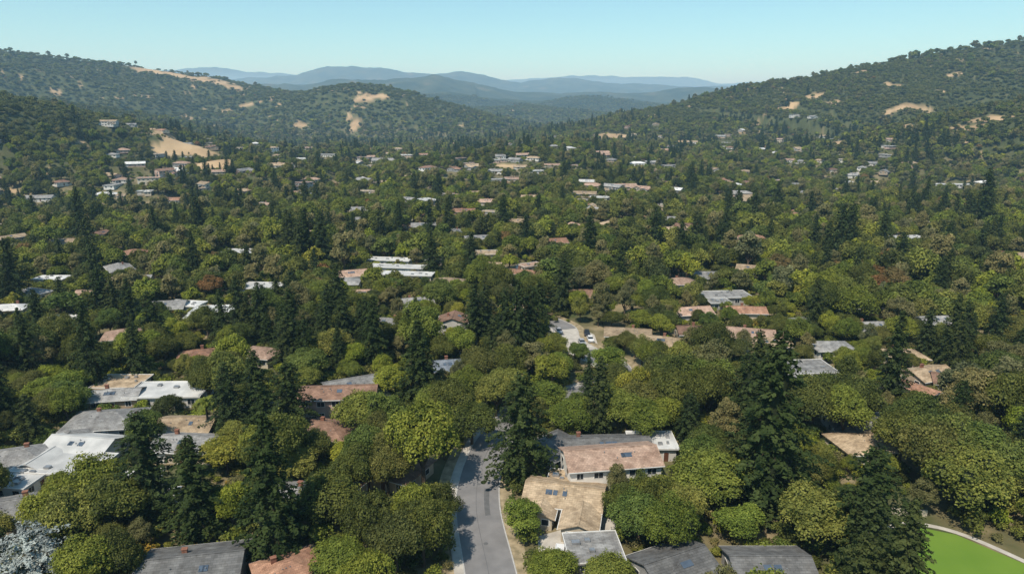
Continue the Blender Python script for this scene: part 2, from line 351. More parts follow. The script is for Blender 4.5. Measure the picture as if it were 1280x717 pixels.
# ---------------------------------------------------------------- layout
HOUSES=[ # px,py,w,d,rot,storeys,roof,roofmat,wall,wings
 (706,612,14,9,-12,1,'gable','tan','cream',2),(762,582,18,9,8,2,'gable','pinkt','white',0),
 (742,680,8,7,5,1,'flat','gray','cream',0),(843,700,11,9,25,1,'gable','dark','gray',1),(962,702,12,9,0,1,'gable','dark','gray',1),
 (1083,549,13,9,10,1,'hip','tan','cream',0),(1078,521,15,9,-8,1,'gable','gray','white',1),(1135,485,12,9,30,1,'hip','terra','pink',0),
 (1003,456,15,9,5,1,'flat','gray','white',1),(1160,463,12,8,20,1,'gable','tan','tan',0),(1195,472,11,8,-20,1,'gable','brown','tan',0),
 (755,551,19,8,3,1,'gable','dark','gray',0),(695,553,10,9,40,1,'hip','dark','gray',0),(815,547,9,7,0,1,'flat','white','white',0),
 (488,576,14,10,-25,1,'hip','brown','tan',1),(405,533,12,9,-10,1,'hip','brown','tan',0),(424,500,18,8,4,2,'gable','brown','pink',0),
 (440,477,14,9,25,1,'gable','gray','white',1),(212,484,18,9,2,1,'flat','white','white',0),(152,474,11,8,0,1,'flat','tan','cream',0),
 (146,489,11,7,10,1,'gable','gray','tan',0),(132,521,15,10,8,1,'hip','gray','gray',1),(235,526,12,8,0,1,'gable','tan','tan',0),
 (105,551,14,9,-8,1,'gable','white','white',1),(236,549,13,8,-5,1,'gable','gray','cream',0),(20,568,12,9,20,1,'hip','gray','tan',0),
 (80,575,16,8,-6,1,'flat','white','white',1),(240,704,15,11,10,1,'gable','dark','gray',1),(360,708,9,8,30,1,'hip','terra','tan',0),
 (8,632,12,9,20,1,'gable','gray','cream',0),(160,600,10,8,12,1,'flat','white','cream',0),(380,617,12,9,-10,1,'gable','gray','tan',0),
 (245,440,9,7,20,1,'hip','terra','cream',0),(325,438,10,8,-15,1,'hip','pinkt','cream',0),(157,415,12,9,20,1,'hip','pinkt','cream',1),
 (70,470,10,8,-10,1,'hip','terra','tan',0),(567,407,8,9,88,2,'gable','brown','white',0),(563,453,9,8,10,1,'gable','blue','gray',0),
 (270,384,15,8,5,1,'flat','white','gray',1),(328,355,14,8,-5,1,'flat','white','gray',0),(210,379,12,8,10,1,'gable','gray','white',0),
 (75,396,10,7,0,1,'flat','white','white',0),(785,413,14,8,-10,1,'gable','tan','cream',0),(832,424,11,8,-20,1,'gable','tan','cream',0),
 (938,414,14,9,-15,1,'gable','pinkt','white',1),(866,386,12,8,10,1,'gable','pinkt','cream',0),(905,366,18,9,5,1,'flat','gray','gray',1),
 (885,342,12,8,0,1,'gable','gray','white',0),(1090,405,11,8,5,1,'gable','gray','white',0),(932,385,13,7,-4,1,'gable','terra','cream',0),
 (168,314,13,9,20,1,'hip','terra','pink',0),(65,345,13,7,0,1,'flat','white','white',0),(175,345,10,7,10,1,'gable','gray','white',0),
 (232,377,12,7,-10,1,'flat','white','white',0),(485,322,20,7,-8,1,'flat','white','white',0),(497,331,24,6,-8,1,'flat','white','white',0),(510,340,22,7,-6,1,'flat','white','cream',0),
 (602,314,15,8,5,1,'flat','tan','cream',0),(598,296,15,8,15,1,'gable','gray','white',0),(440,340,13,8,20,1,'gable','pinkt','cream',0),
 (930,252,12,20,8,2,'gable','tan','cream',0),(925,298,18,9,5,1,'gable','pinkt','pink',0),(940,302,12,9,-5,2,'hip','terra','pink',0),
 (845,285,18,9,10,1,'gable','tan','cream',0),(835,272,16,9,-10,1,'gable','gray','white',0),(1130,295,22,10,5,1,'flat','white','white',0),
 (1150,277,20,10,-5,1,'flat','white','gray',0),(1190,229,40,10,-5,1,'flat','white','white',0),(1270,318,20,10,0,1,'gable','tan','white',0),
 (210,248,20,10,5,1,'gable','terra','white',0),(240,265,18,10,-5,1,'hip','brown','white',0),(50,245,20,10,10,1,'gable','gray','white',0),
 (85,300,15,9,0,1,'gable','tan','cream',0),(590,240,16,9,10,1,'gable','tan','white',0),(640,222,16,9,-10,1,'gable','pinkt','cream',0),(580,262,16,9,0,1,'gable','terra','white',0),
 (660,245,16,8,0,1,'gable','tan','cream',0),(730,240,22,8,-12,1,'gable','tan','cream',0),(750,245,15,8,0,1,'flat','white','white',0),(910,177,30,10,0,1,'flat','white','white',0),
 (670,495,10,7,10,1,'hip','pinkt','cream',0),(480,400,12,8,-10,1,'gable','gray','white',0),(1040,430,11,8,0,1,'hip','gray','white',0),
 (400,290,16,9,0,1,'gable','tan','white',0),(300,312,15,8,0,1,'flat','white','white',0),(455,260,18,9,0,1,'gable','gray','white',0),
 (470,187,50,18,0,1,'flat','white','white',0),(510,191,45,18,5,1,'flat','white','white',0),(380,197,36,14,-5,1,'flat','white','white',0),(410,192,30,14,0,1,'flat','gray','white',0),
 (545,186,36,14,0,1,'flat','white','white',0),(440,200,30,14,4,1,'flat','tan','white',0),(480,199,34,14,-4,1,'gable','gray','white',0),(520,203,30,14,0,1,'flat','white','white',0),(350,205,26,12,0,1,'gable','tan','white',0),
 (650,207,16,9,0,1,'gable','tan','cream',0),(670,212,16,9,20,1,'flat','white','white',0),(620,212,15,9,-10,1,'gable','gray','white',0),(690,205,18,8,0,1,'gable','pinkt','cream',0),
 (560,225,18,9,5,1,'gable','tan','white',0),(610,250,15,9,5,1,'gable','pinkt','cream',0),(530,280,15,9,5,1,'gable','gray','cream',0),(650,275,15,9,-5,1,'gable','tan','cream',0),(690,300,14,8,15,1,'gable','terra','cream',0),
 (610,330,13,8,-10,1,'gable','tan','cream',0),(560,350,12,8,-5,1,'hip','tan','cream',0),(455,365,12,8,5,1,'gable','pinkt','cream',0),(430,350,12,8,5,1,'hip','gray','cream',0),(520,375,12,8,15,1,'gable','gray','cream',0),
 (1000,400,12,8,10,1,'hip','gray','cream',0),(960,425,12,8,5,1,'gable','tan','cream',0),(850,350,12,8,5,1,'hip','pinkt','cream',0),(1130,440,10,8,0,1,'hip','tan','cream',0),(870,410,12,8,0,1,'gable','brown','cream',0)]
HL=[]
for h in HOUSES:
    p=site(h[0],h[1],3.5)
    if p: HL.append([p[0],p[1],*h[2:],1])
cand=0
hp=[(h[0],h[1]) for h in HL]
RN=['tan','terra','brown','gray','terra','white','gray','pinkt','tan','gray','pinkt','tan']
WN=['white','cream','tan','pink','gray','white']
while cand<7000 and len(HL)<500:
    cand+=1
    Y=160+1350*rng.random()**.85;X=rng.uniform(-.78,.78)*Y
    if Y<230 and abs(X)<110: continue
    z,e=height(np.array([X]),np.array([Y]),True)
    if e[0]>85: continue
    if vn(np.array([X/90.]),np.array([Y/90.]),99)[0]<.40: continue
    if min((X-a)**2+(Y-b)**2 for a,b in hp)<18**2: continue
    hp.append((X,Y))
    s=.85+.25*(Y>600)
    HL.append([X,Y,rng.uniform(9,18)*s,rng.uniform(7,10)*s,float(rng.normal(0,38)),1 if rng.random()<.75 else 2,['gable','hip','flat','gable'][rng.integers(4)],RN[rng.integers(len(RN))],WN[rng.integers(len(WN))],int(rng.random()<.5),1 if rng.random()<(.6 if Y<500 else .75) else 0])
def catmull(pts,n=12):
    pts=[np.array(p,float) for p in pts];pts=[2*pts[0]-pts[1]]+pts+[2*pts[-1]-pts[-2]];o=[]
    for i in range(1,len(pts)-2):
        for k in range(n):
            t=k/n;a,b,c,d=pts[i-1:i+3]
            o.append(.5*((2*b)+(-a+c)*t+(2*a-5*b+4*c-d)*t*t+(-a+3*b-3*c+d)*t**3))
    o.append(pts[-2]);return np.array(o)
ROAD1=catmull([(4.5,40),(.5,70),(-3.4,94),(-6.4,113),(-6.0,128),(-2.6,143),(6,158),(22,168),(30,182),(22,198),(18,208),(17,220),(8,232),(-6,240)])
ROAD1A=ROAD1[:12*6+2];ROAD1B=ROAD1[12*6:12*9];ROAD1C=ROAD1[12*9:12*11]
ROAD2=catmull([(-22,268),(-14,278),(-4,286),(4,296),(5,312)])
ROAD3=catmull([(-2.6,143),(-20,150),(-45,152),(-75,160),(-110,158)])
LAWN=np.array([(55,60),(60,84),(61.5,94),(64.5,101),(67.5,105.5),(72,107),(78,104.5),(84,97),(90,87),(96,72),(100,55)])
def dpoly(x,y,pl):
    best=np.full(x.shape,1e9)
    for a,b in zip(pl[:-1],pl[1:]):
        u=b-a;L=u@u;t=np.clip(((x-a[0])*u[0]+(y-a[1])*u[1])/L,0,1)
        best=np.minimum(best,np.hypot(x-a[0]-t*u[0],y-a[1]-t*u[1]))
    return best
def inpoly(x,y,pl):
    c=np.zeros(x.shape,bool);n=len(pl)
    for i in range(n):
        x0,y0=pl[i];x1,y1=pl[(i+1)%n]
        m=((y0>y)!=(y1>y))&(x<(x1-x0)*(y-y0)/(y1-y0+1e-9)+x0);c^=m
    return c
PATCH=[]
def gold(px,py,wp,hp_,k=1.0):
    c=site(px,py)
    if not c: return
    t=site(px,py+hp_/2);u=site(px,py-hp_/2)
    dist=math.hypot(*c);wx=wp/F*dist/2
    dy=abs((u or c)[1]-(t or c)[1])/2;dy=min(max(dy,wx*.25),wx*1.4+15)
    PATCH.append((c[0],c[1],wx,dy,k))
for g in [(242,190,64,14),(222,180,36,12),(206,170,30,7),(188,161,22,5),(270,202,36,6),(215,190,24,16),(185,88,50,7),(215,92,70,7),(255,99,60,7),(288,107,30,5),(465,121,38,8),(375,157,18,8),(442,158,12,12),(310,176,16,5),(1140,133,50,8),(765,171,44,7),(745,178,20,6),(855,178,22,5),(1018,119,26,6),(1235,151,34,5),(1050,178,20,4),(60,215,10,12),(105,180,18,5),(1200,92,20,5),(640,207,36,6),(90,240,12,5),(1120,108,14,7),(950,150,24,4),(15,238,16,4),(120,262,16,3),(1075,90,14,5),(985,135,20,4)]: gold(*g)
def goldmask(x,y):
    g=np.zeros_like(x)
    n=fbm(x/22,y/22,200,4)-.5
    for cx,cy,a,b,k in PATCH:
        d=np.hypot((x-cx)/a,(y-cy)/b)
        g=np.maximum(g,sstep(1.25,.75,d+n*2.2))
    return g
def rndgold(x,y,E): return sstep(.71,.76,fbm(x/38,y/38,300,4))*(E>45)*.9
# ---------------------------------------------------------------- terrain
ang=np.unique(np.concatenate([np.linspace(-180,-60,60),np.linspace(-60,-48,40),np.linspace(-48,48,760),np.linspace(48,60,40),np.linspace(60,179,60)]))
rad=np.concatenate([[0.5,20,40],np.geomspace(60,4500,560),np.geomspace(4550,26000,230)])
A,Rr=np.meshgrid(np.radians(ang),rad)
X=np.sin(A)*Rr;Yy=np.cos(A)*Rr
Z,E=height(X,Yy,True)
G=np.maximum(goldmask(X,Yy),rndgold(X,Yy,E)*(Rr<4300))
na,nr=len(ang),len(rad)
V=np.stack([X,Yy,Z],-1).reshape(-1,3).astype(np.float32)
i=np.arange(nr-1)[:,None]*na+np.arange(na)[None,:]
j=np.arange(nr-1)[:,None]*na+(np.arange(na)[None,:]+1)%na
Fq=np.stack([i,i+na,j+na,j],-1).reshape(-1,4)[:, ::-1]
me=bpy.data.meshes.new('terrain')
me.vertices.add(len(V));me.vertices.foreach_set('co',V.ravel())
me.loops.add(Fq.size);me.loops.foreach_set('vertex_index',Fq.astype(np.int32).ravel())
me.polygons.add(len(Fq));me.polygons.foreach_set('loop_start',(np.arange(len(Fq))*4).astype(np.int32))
for nm,arr in (('gold',G),('hill',np.clip(E/60,0,1)),('wild',sstep(3800,4500,Rr))):
    a=me.attributes.new(nm,'FLOAT','POINT');a.data.foreach_set('value',arr.astype(np.float32).ravel())
me.update(calc_edges=True)
me.polygons.foreach_set('use_smooth',np.ones(len(Fq),bool))
m,nt,b=newmat('ground')
tc=N(nt,'ShaderNodeTexCoord')
def nz(s,d=6):
    n=N(nt,'ShaderNodeTexNoise');n.inputs['Scale'].default_value=s;n.inputs['Detail'].default_value=d;nt.links.new(tc.outputs['Object'],n.inputs['Vector']);return n
def mixc(f,a_,b_):
    mm=N(nt,'ShaderNodeMix',data_type='RGBA');nt.links.new(f,mm.inputs[0]);nt.links.new(a_,mm.inputs[6]);nt.links.new(b_,mm.inputs[7]);return mm.outputs[2]
n1=nz(.06);r1=ramp(nt,[(.35,(.06,.075,.025)),(.5,(.14,.12,.06)),(.62,(.28,.22,.13)),(.75,(.08,.10,.035))]);nt.links.new(n1.outputs[0],r1.inputs[0])
n2=nz(.05,8);r2=ramp(nt,[(.35,(.040,.050,.018)),(.55,(.065,.075,.028)),(.72,(.10,.095,.045))]);nt.links.new(n2.outputs[0],r2.inputs[0])
n3=nz(.02,8);r3=ramp(nt,[(.3,(.30,.20,.11)),(.7,(.50,.36,.21))]);nt.links.new(n3.outputs[0],r3.inputs[0])
n5=nz(.006,9);r5=ramp(nt,[(.38,(.020,.032,.015)),(.6,(.05,.06,.028)),(.75,(.12,.10,.06))]);nt.links.new(n5.outputs[0],r5.inputs[0])
ah=N(nt,'ShaderNodeAttribute',attribute_name='hill');ag=N(nt,'ShaderNodeAttribute',attribute_name='gold');aw=N(nt,'ShaderNodeAttribute',attribute_name='wild')
c_=mixc(ah.outputs['Fac'],r1.outputs[0],r2.outputs[0]);c_=mixc(ag.outputs['Fac'],c_,r3.outputs[0]);c_=mixc(aw.outputs['Fac'],c_,r5.outputs[0])
nt.links.new(c_,b.inputs['Base Color']);b.inputs['Roughness'].default_value=.95
bp=N(nt,'ShaderNodeBump');bp.inputs['Distance'].default_value=.8;bp.inputs['Strength'].default_value=.6;n4=nz(.3,8);nt.links.new(n4.outputs[0],bp.inputs['Height']);nt.links.new(bp.outputs[0],b.inputs['Normal'])
me.materials.append(m);link('terrain',me)
# ---------------------------------------------------------------- roads
def strip(name,pl,o0,o1,z,mat,thick=0):
    d=np.gradient(pl,axis=0);d=d/np.linalg.norm(d,axis=1,keepdims=True);nrm=np.stack([d[:,1],-d[:,0]],1)
    a=pl+nrm*o0;bb=pl+nrm*o1;mb=MB();n=len(pl)
    hz=height(pl[:,0],pl[:,1])+z
    vs=[(a[i,0],a[i,1],hz[i]) for i in range(n)]+[(bb[i,0],bb[i,1],hz[i]) for i in range(n)]
    fs=[(i,i+n,i+n+1,i+1) for i in range(n-1)]
    if thick:
        vs+=[(v[0],v[1],v[2]-thick) for v in vs]
        fs+=[(i,i+1,i+1+2*n,i+2*n) for i in range(n-1)]+[(i+n+1,i+n,i+3*n,i+3*n+1) for i in range(n-1)]
    mb.add(vs,fs,0);me=mb.mesh(name,[mat]);return link(name,me)
main=ROAD1
strip('road',main,-4.0,4.0,.02,M_ASPH)
for nm,a,b_,z,mt,th in (('kerb',-4.22,-4.0,.15,M_KERB,.2),('kerb',4.0,4.22,.15,M_KERB,.2),('pavement',-5.8,-4.22,.146,M_CONC,.2),('dry_verge',-8.0,-5.8,.05,M_VERGE,0),('dry_verge',4.22,6.6,.05,M_VERGE,0)):
    strip(nm,main,a,b_,z,mt,th)
strip('road',ROAD3,-3,3,.016,M_ASPH);strip('road',ROAD2,-3.2,3.2,.1,M_CONC)
strip('asphalt_patch',main[34:42],1.2,2.2,.024,M_PATCH);strip('asphalt_patch',main[48:66],-.35,-.24,.024,M_PATCH);strip('asphalt_patch',main[20:47],-.35,-.26,.024,M_PATCH)
def sheet(name,pts,z,mat):
    mb=MB();mb.add([(x,y,z) for x,y in pts],[tuple(range(len(pts)))],0);me=mb.mesh(name,[mat]);return link(name,me)
def disc(name,x,y,r_,z,mat,n=16): return sheet(name,[(x+r_*math.cos(2*math.pi*i/n),y+r_*math.sin(2*math.pi*i/n)) for i in range(n)],z,mat)
disc('manhole_cover',-4.5,102,.4,.028,M_PATCH);disc('manhole_cover',-6.6,121,.4,.028,M_PATCH)
M_LAWN=noisy('lawn_grass',(.10,.19,.020),(.15,.24,.030),.08,.9,6)
sheet('lawn',LAWN,.03,M_LAWN)
lp=catmull([tuple(p) for p in LAWN[1:10]],8)
strip('path',lp,-1.3,-.2,.05,M_CONC)
strip('garden_wall',catmull([(59,100),(63,107),(68,110.5),(76,110)],6),-.15,.15,1.3,WALLS['cream'],1.4)
SL=[((4.5,97),(13,96),(15,103),(20,108),(14,111),(9,106),(4.5,104)),((3.9,113),(10,114.5),(10,118),(3.4,117))]
for s in SL: sheet('driveway',s,.06,M_CONC)
SL2=[[(-73,112),(-62,111),(-61,118),(-72,120)],[(13,198),(27,198),(27,212),(23,219),(14,216)]]
sheet('driveway',SL2[0],.05,M_ASPH);sheet('driveway',SL2[1],.045,M_CONC)
# ---------------------------------------------------------------- houses
PM={'walls':0,'roof':1,'windows':2,'trim':3,'door':4,'garage_door':5,'chimney':6,'vents':7,'skylights':8}
def house_parts(w,d,st,rt,wing,r,rich=True):
    P_={k:MB() for k in PM}
    h=2.9*st
    def block(cx,cy,w,d,h,rt,ax):
        def T(x,y,z): return (cx+x,cy+y,z) if ax==0 else (cx-y,cy+x,z)
        def bx(mb,c,s):
            if ax==0: mb.box((cx+c[0],cy+c[1],c[2]),s)
            else: mb.box((cx-c[1],cy+c[0],c[2]),(s[1],s[0],s[2]))
        bx(P_['walls'],(0,0,h/2-.4),(w,d,h+.8))
        o=.6;pt=.36 if rt=='gable' else .34;th=.18
        if rt=='gable':
            D=d/2+o;rise=D*pt;e=h-o*pt;Wx=w/2+o*.8
            prof=[(-D,e),(0,e+rise),(D,e),(D,e+th),(0,e+rise+th),(-D,e+th)]
            vs=[T(-Wx,y,z) for y,z in prof]+[T(Wx,y,z) for y,z in prof]
            P_['roof'].add(vs,[(5,4,3,2,1,0)[::-1],(6,7,8,9,10,11)[::-1]]+[(i,(i+1)%6,(i+1)%6+6,i+6) for i in range(6)])
            for sx in (-1,1):
                x=sx*(w/2-.06)
                P_['walls'].add([T(x-.05,-d/2,h),T(x-.05,d/2,h),T(x-.05,0,h+d/2*pt),T(x+.05,-d/2,h),T(x+.05,d/2,h),T(x+.05,0,h+d/2*pt)],[(0,1,2),(3,4,5),(0,1,4,3),(1,2,5,4),(0,2,5,3)])
            bx(P_['roof'],(0,0,e+rise+th+.02),(2*Wx-.1,.3,.1))
            for sy in (-1,1): bx(P_['trim'],(0,sy*(D+.06),e+.06),(2*Wx-.1,.1,.14))
        elif rt=='hip':
            D=d/2+o;W=w/2+o;rise=D*pt;e=h-.02
            k=max(W-D,0.3)
            vs=[T(-W,-D,e),T(W,-D,e),T(W,D,e),T(-W,D,e),T(-W,-D,e+th),T(W,-D,e+th),T(W,D,e+th),T(-W,D,e+th),T(-k,0,e+rise+th),T(k,0,e+rise+th)]
            P_['roof'].add(vs,[(3,2,1,0),(0,1,5,4),(1,2,6,5),(2,3,7,6),(3,0,4,7),(4,5,9,8),(5,6,9),(6,7,8,9),(7,4,8)])
            bx(P_['roof'],(0,0,e+rise+th+.01),(2*k,.28,.1))
            for sy in (-1,1): bx(P_['trim'],(0,sy*(D+.06),e+.05),(2*W-.1,.1,.14))
        else:
            bx(P_['roof'],(0,0,h+.1),(w+1.2,d+1.2,.24))
            for sy in (-1,1): bx(P_['trim'],(0,sy*(d/2+.53),h+.30),(w+1.16,.12,.16))
            for sx in (-1,1): bx(P_['trim'],(sx*(w/2+.53),0,h+.295),(.12,d+.9,.15))
            if rich:
                for _ in range(r.integers(3,7)):
                    bx(P_['vents'],(r.uniform(-w*.4,w*.4),r.uniform(-d*.35,d*.35),h+.45),(r.uniform(.4,1.4),r.uniform(.4,1.2),.5))
        def win(x,y,z,ww,hh,face):
            if face in (0,1):
                s=-1 if face==0 else 1
                bx(P_['trim'],(x,s*(d/2+.03),z),(ww+.24,.06,hh+.24));bx(P_['windows'],(x,s*(d/2+.045),z),(ww,.07,hh))
                bx(P_['trim'],(x,s*(d/2+.055),z),(.07,.08,hh-.01))
            else:
                s=-1 if face==2 else 1
                bx(P_['trim'],(s*(w/2+.03),y,z),(.06,ww+.24,hh+.24));bx(P_['windows'],(s*(w/2+.045),y,z),(.07,ww,hh))
        for s_ in range(st):
            zc=1.65+2.8*s_
            n=max(2,int(w/3.3))
            for f in (0,1):
                for q in range(n):
                    x=-w/2+w*(q+.5)/n+r.uniform(-.2,.2)
                    if f==0 and s_==0 and q==n//2:
                        bx(P_['door'],(x,-(d/2+.05),1.05),(1.0,.1,2.1));bx(P_['trim'],(x,-(d/2+.03),1.1),(1.3,.06,2.3));continue
                    if f==0 and s_==0 and q==0 and w>11:
                        bx(P_['garage_door'],(-w/2+1.9,-(d/2+.05),1.1),(3.0,.1,2.2));continue
                    win(x,0,zc,r.choice([1.2,1.7,2.2]) if w/n>2.7 else 1.1,r.choice([1.1,1.3]),f)
            for f in (2,3):
                for q in range(2): win(0,(-.25+.5*q)*d,zc,1.3,1.1,f)
        return h
    block(0,0,w,d,h,rt,0)
    if wing:
        sx=1 if r.random()<.5 else -1
        wl=d*.75;wd=min(w*.42,7)
        block(sx*(w/2-wd/2-.3),-(d/2+wl/2-.6),wl,wd,h-.12 if st==1 else 2.8,rt,1)
        if wing==2:
            block(-sx*(w/2-wd/2-.5),-(d/2+wl*.3-.6),wl*.6,wd*.8,h-.25 if st==1 else 2.7,rt,1)
            block(0,d/2+1.5,w*.5,4,h-.3,'flat',0)
    if rt!='flat':
        pt=.36 if rt=='gable' else .34
        if r.random()<.5:
            cx=r.uniform(-w*.3,w*.3);P_['chimney'].box((cx,d*.18,h+1.0),(.8,.6,2.2));P_['chimney'].box((cx,d*.18,h+2.16),(.95,.75,.13))
        for _ in range(4):
            x=r.uniform(-w*.25,w*.25);y=-d*r.uniform(.1,.35)
            P_['vents'].tube((x,y,h),(x,y,h+(d/2-abs(y))*pt+.5),.1,.1,6)
        for _ in range(r.integers(0,4)):
            x=r.uniform(-w*.2,w*.2);y=-d*.22;sw=r.choice([.8,1.2]);zz=h+(d/2-abs(y))*pt+ .18+.10
            dy=.5
            vs=[(x-sw/2,y-dy,zz-dy*pt),(x+sw/2,y-dy,zz-dy*pt),(x+sw/2,y+dy,zz+dy*pt),(x-sw/2,y+dy,zz+dy*pt)]
            vs+=[(a_,b_,c_-.15) for a_,b_,c_ in vs]
            P_['skylights'].add(vs,[(0,1,2,3),(4,5,1,0),(5,6,2,1),(6,7,3,2),(7,4,0,3)])
    return P_
def matlist(rm,wm): return [WALLS[wm],ROOFS[rm],M_WIN,M_TRIM,M_DOOR,M_GAR,M_BRICK,M_VENT,M_SOLAR]
RNAME={'tan':'tan_roof_house','terra':'terracotta_roof_house','brown':'brown_roof_house','gray':'gray_roof_house','dark':'dark_roof_house','white':'white_roof_house','blue':'blue_roof_house','pinkt':'tile_roof_house'}
cache={}
for k,h in enumerate(HL):
    x,y,w,d,rot,st,rt,rm,wm,wing,strict=h
    z=H0(x,y)
    ml=matlist(rm,wm)
    if y<235:
        r=np.random.default_rng(500+k);parts=house_parts(w,d,st,rt,wing,r)
        e=bpy.data.objects.new(RNAME[rm],None);e.location=(x,y,z);e.rotation_euler=(0,0,math.radians(rot));sc.collection.objects.link(e)
        for pn,mb in parts.items():
            if mb.V:
                me=mb.mesh(pn,[ml[PM[pn]]]);o=bpy.data.objects.new(pn,me);o.parent=e;sc.collection.objects.link(o)
    else:
        key=(round(w/3),round(d/3),st,rt,rm,wm,wing)
        if key not in cache:
            r=np.random.default_rng(900+k);parts=house_parts(round(w/3)*3,round(d/3)*3,st,rt,wing,r)
            al=MB()
            for pn,mb in parts.items(): al.add(mb.V,mb.F,PM[pn])
            cache[key]=al.mesh('house_mesh',ml)
        link(RNAME[rm],cache[key],(x,y,z),math.radians(rot))
# ---------------------------------------------------------------- cars
M_TYRE=noisy('tyre',(.02,.02,.02),(.03,.03,.03),1.0)
def carmesh(name,col):
    mp=noisy(name+'_paint',tuple(c*.95 for c in col),col,.5,.3)
    mb=MB()
    body=[(-2.25,.45),(-2.2,.85),(-1.9,.95),(-.95,1.0),(1.55,.98),(2.1,.95),(2.25,.8),(2.25,.4),(-2.2,.32)]
    n=len(body)
    vs=[(x,-.9,z) for x,z in body]+[(x,.9,z) for x,z in body]
    mb.add(vs,[tuple(range(n)),tuple(range(2*n-1,n-1,-1))]+[(i,i+n,(i+1)%n+n,(i+1)%n) for i in range(n)],0)
    vs=[(-1.1,-.82,.985),(1.75,-.82,.985),(1.75,.82,.985),(-1.1,.82,.985),(-.35,-.66,1.42),(1.2,-.66,1.42),(1.2,.66,1.42),(-.35,.66,1.42)]
    mb.add(vs,[(0,1,5,4),(1,2,6,5),(2,3,7,6),(3,0,4,7)],1);mb.box((.42,0,1.44),(1.6,1.36,.06),0)
    for sx in (-1.4,1.4):
        for sy in (-1,1): mb.tube((sx,sy*.72,.33),(sx,sy*.93,.33),.33,.33,14,2);mb.tube((sx,sy*.93,.33),(sx,sy*.945,.33),.18,.18,10,3)
    for sy in (-.6,.6): mb.box((-2.25,sy,.7),(.06,.35,.14),3);mb.box((2.26,sy,.75),(.06,.3,.14),4)
    return mb.mesh(name,[mp,M_WIN,M_TYRE,M_VENT,M_BRICK])
CM=[carmesh('car_white',(.7,.7,.7)),carmesh('car_silver',(.35,.36,.38)),carmesh('car_dark',(.03,.035,.045)),carmesh('car_red',(.16,.03,.025)),carmesh('car_blue',(.05,.08,.14))]
for q,(x,y,rz) in enumerate([(8,98.5,80),(11,105,40),(6,115.5,10),(22,203,95),(25,206,92),(24.5,212,88),(15.5,214,100),(16,203,75),(-68,114,5),(-65,117,8),(4,153,55)]):
    link('parked_car',CM[[0,1,2,1,0,2,1,4,3,0,2][q]],(x,y,.08),math.radians(rz))
# ---------------------------------------------------------------- vegetation placement
HA=np.array([[h[0],h[1],h[2],h[3],math.radians(h[4]),h[5],h[9],h[10]] for h in HL]+[[20,206,16,14,0,.1,0,1],[18,217,10,6,0,.1,0,1],[-6,286,14,8,0,.2,0,1]])
def foot(x,y,marg):
    ok=np.ones(x.shape,bool)
    for hx,hy,w,d,ro,st,wg,s in HA:
        ii=np.where((np.abs(x-hx)<40)&(np.abs(y-hy)<40))[0]
        if not len(ii) or st<.5: continue
        dx,dy=x[ii]-hx,y[ii]-hy
        c,s_=math.cos(ro),math.sin(ro);lx=dx*c+dy*s_;ly=-dx*s_+dy*c
        ok[ii]&=~((np.abs(lx)<w/2+marg)&(ly<d/2+marg+(3 if wg==2 else 0))&(ly>-d/2-marg-(d*.7 if wg else 0)))
    return ok
def cap(x,y,rc):
    hc=np.full(x.shape,1e3)
    for hx,hy,w,d,ro,st,wg,s in HA:
        if not s: continue
        D=math.hypot(hx,hy);ux,uy=hx/D,hy/D
        R_=w+min(12+D*.07,110)
        ii=np.where((np.abs(x-hx)<R_)&(np.abs(y-hy)<R_))[0]
        if not len(ii): continue
        dx,dy=x[ii]-hx,y[ii]-hy;t=-(dx*ux+dy*uy);l=np.abs(dx*uy-dy*ux)
        m=(t>0)&(t<min(12+D*.065,110))&(l<w*.40+rc[ii]*(.5 if D<220 else .42))
        hc[ii]=np.where(m,np.minimum(hc[ii],(2.0+2.3*(st-1) if st>=.5 else .2)+1.0*t*CAMH/D),hc[ii])
    return hc
LP=np.vstack([LAWN,LAWN[:1]])
def roadok(x,y,rc):
    ok=(dpoly(x,y,ROAD1A)>4.2+rc)&(dpoly(x,y,ROAD1C)>4+rc*.8)&(dpoly(x,y,ROAD1B)>4+rc*.2)&(dpoly(x,y,ROAD2)>3+rc*.8)&(dpoly(x,y,ROAD3)>2.5+rc*.4)
    return ok&~inpoly(x,y,LAWN)&(dpoly(x,y,LP)>rc*.9+1)
def slabok(x,y,m=1.5):
    ok=np.ones(x.shape,bool)
    for s in SL+SL2:
        s=np.array(s);ok&=~inpoly(x,y,s)&(dpoly(x,y,np.vstack([s,s[:1]]))>m)
    return ok
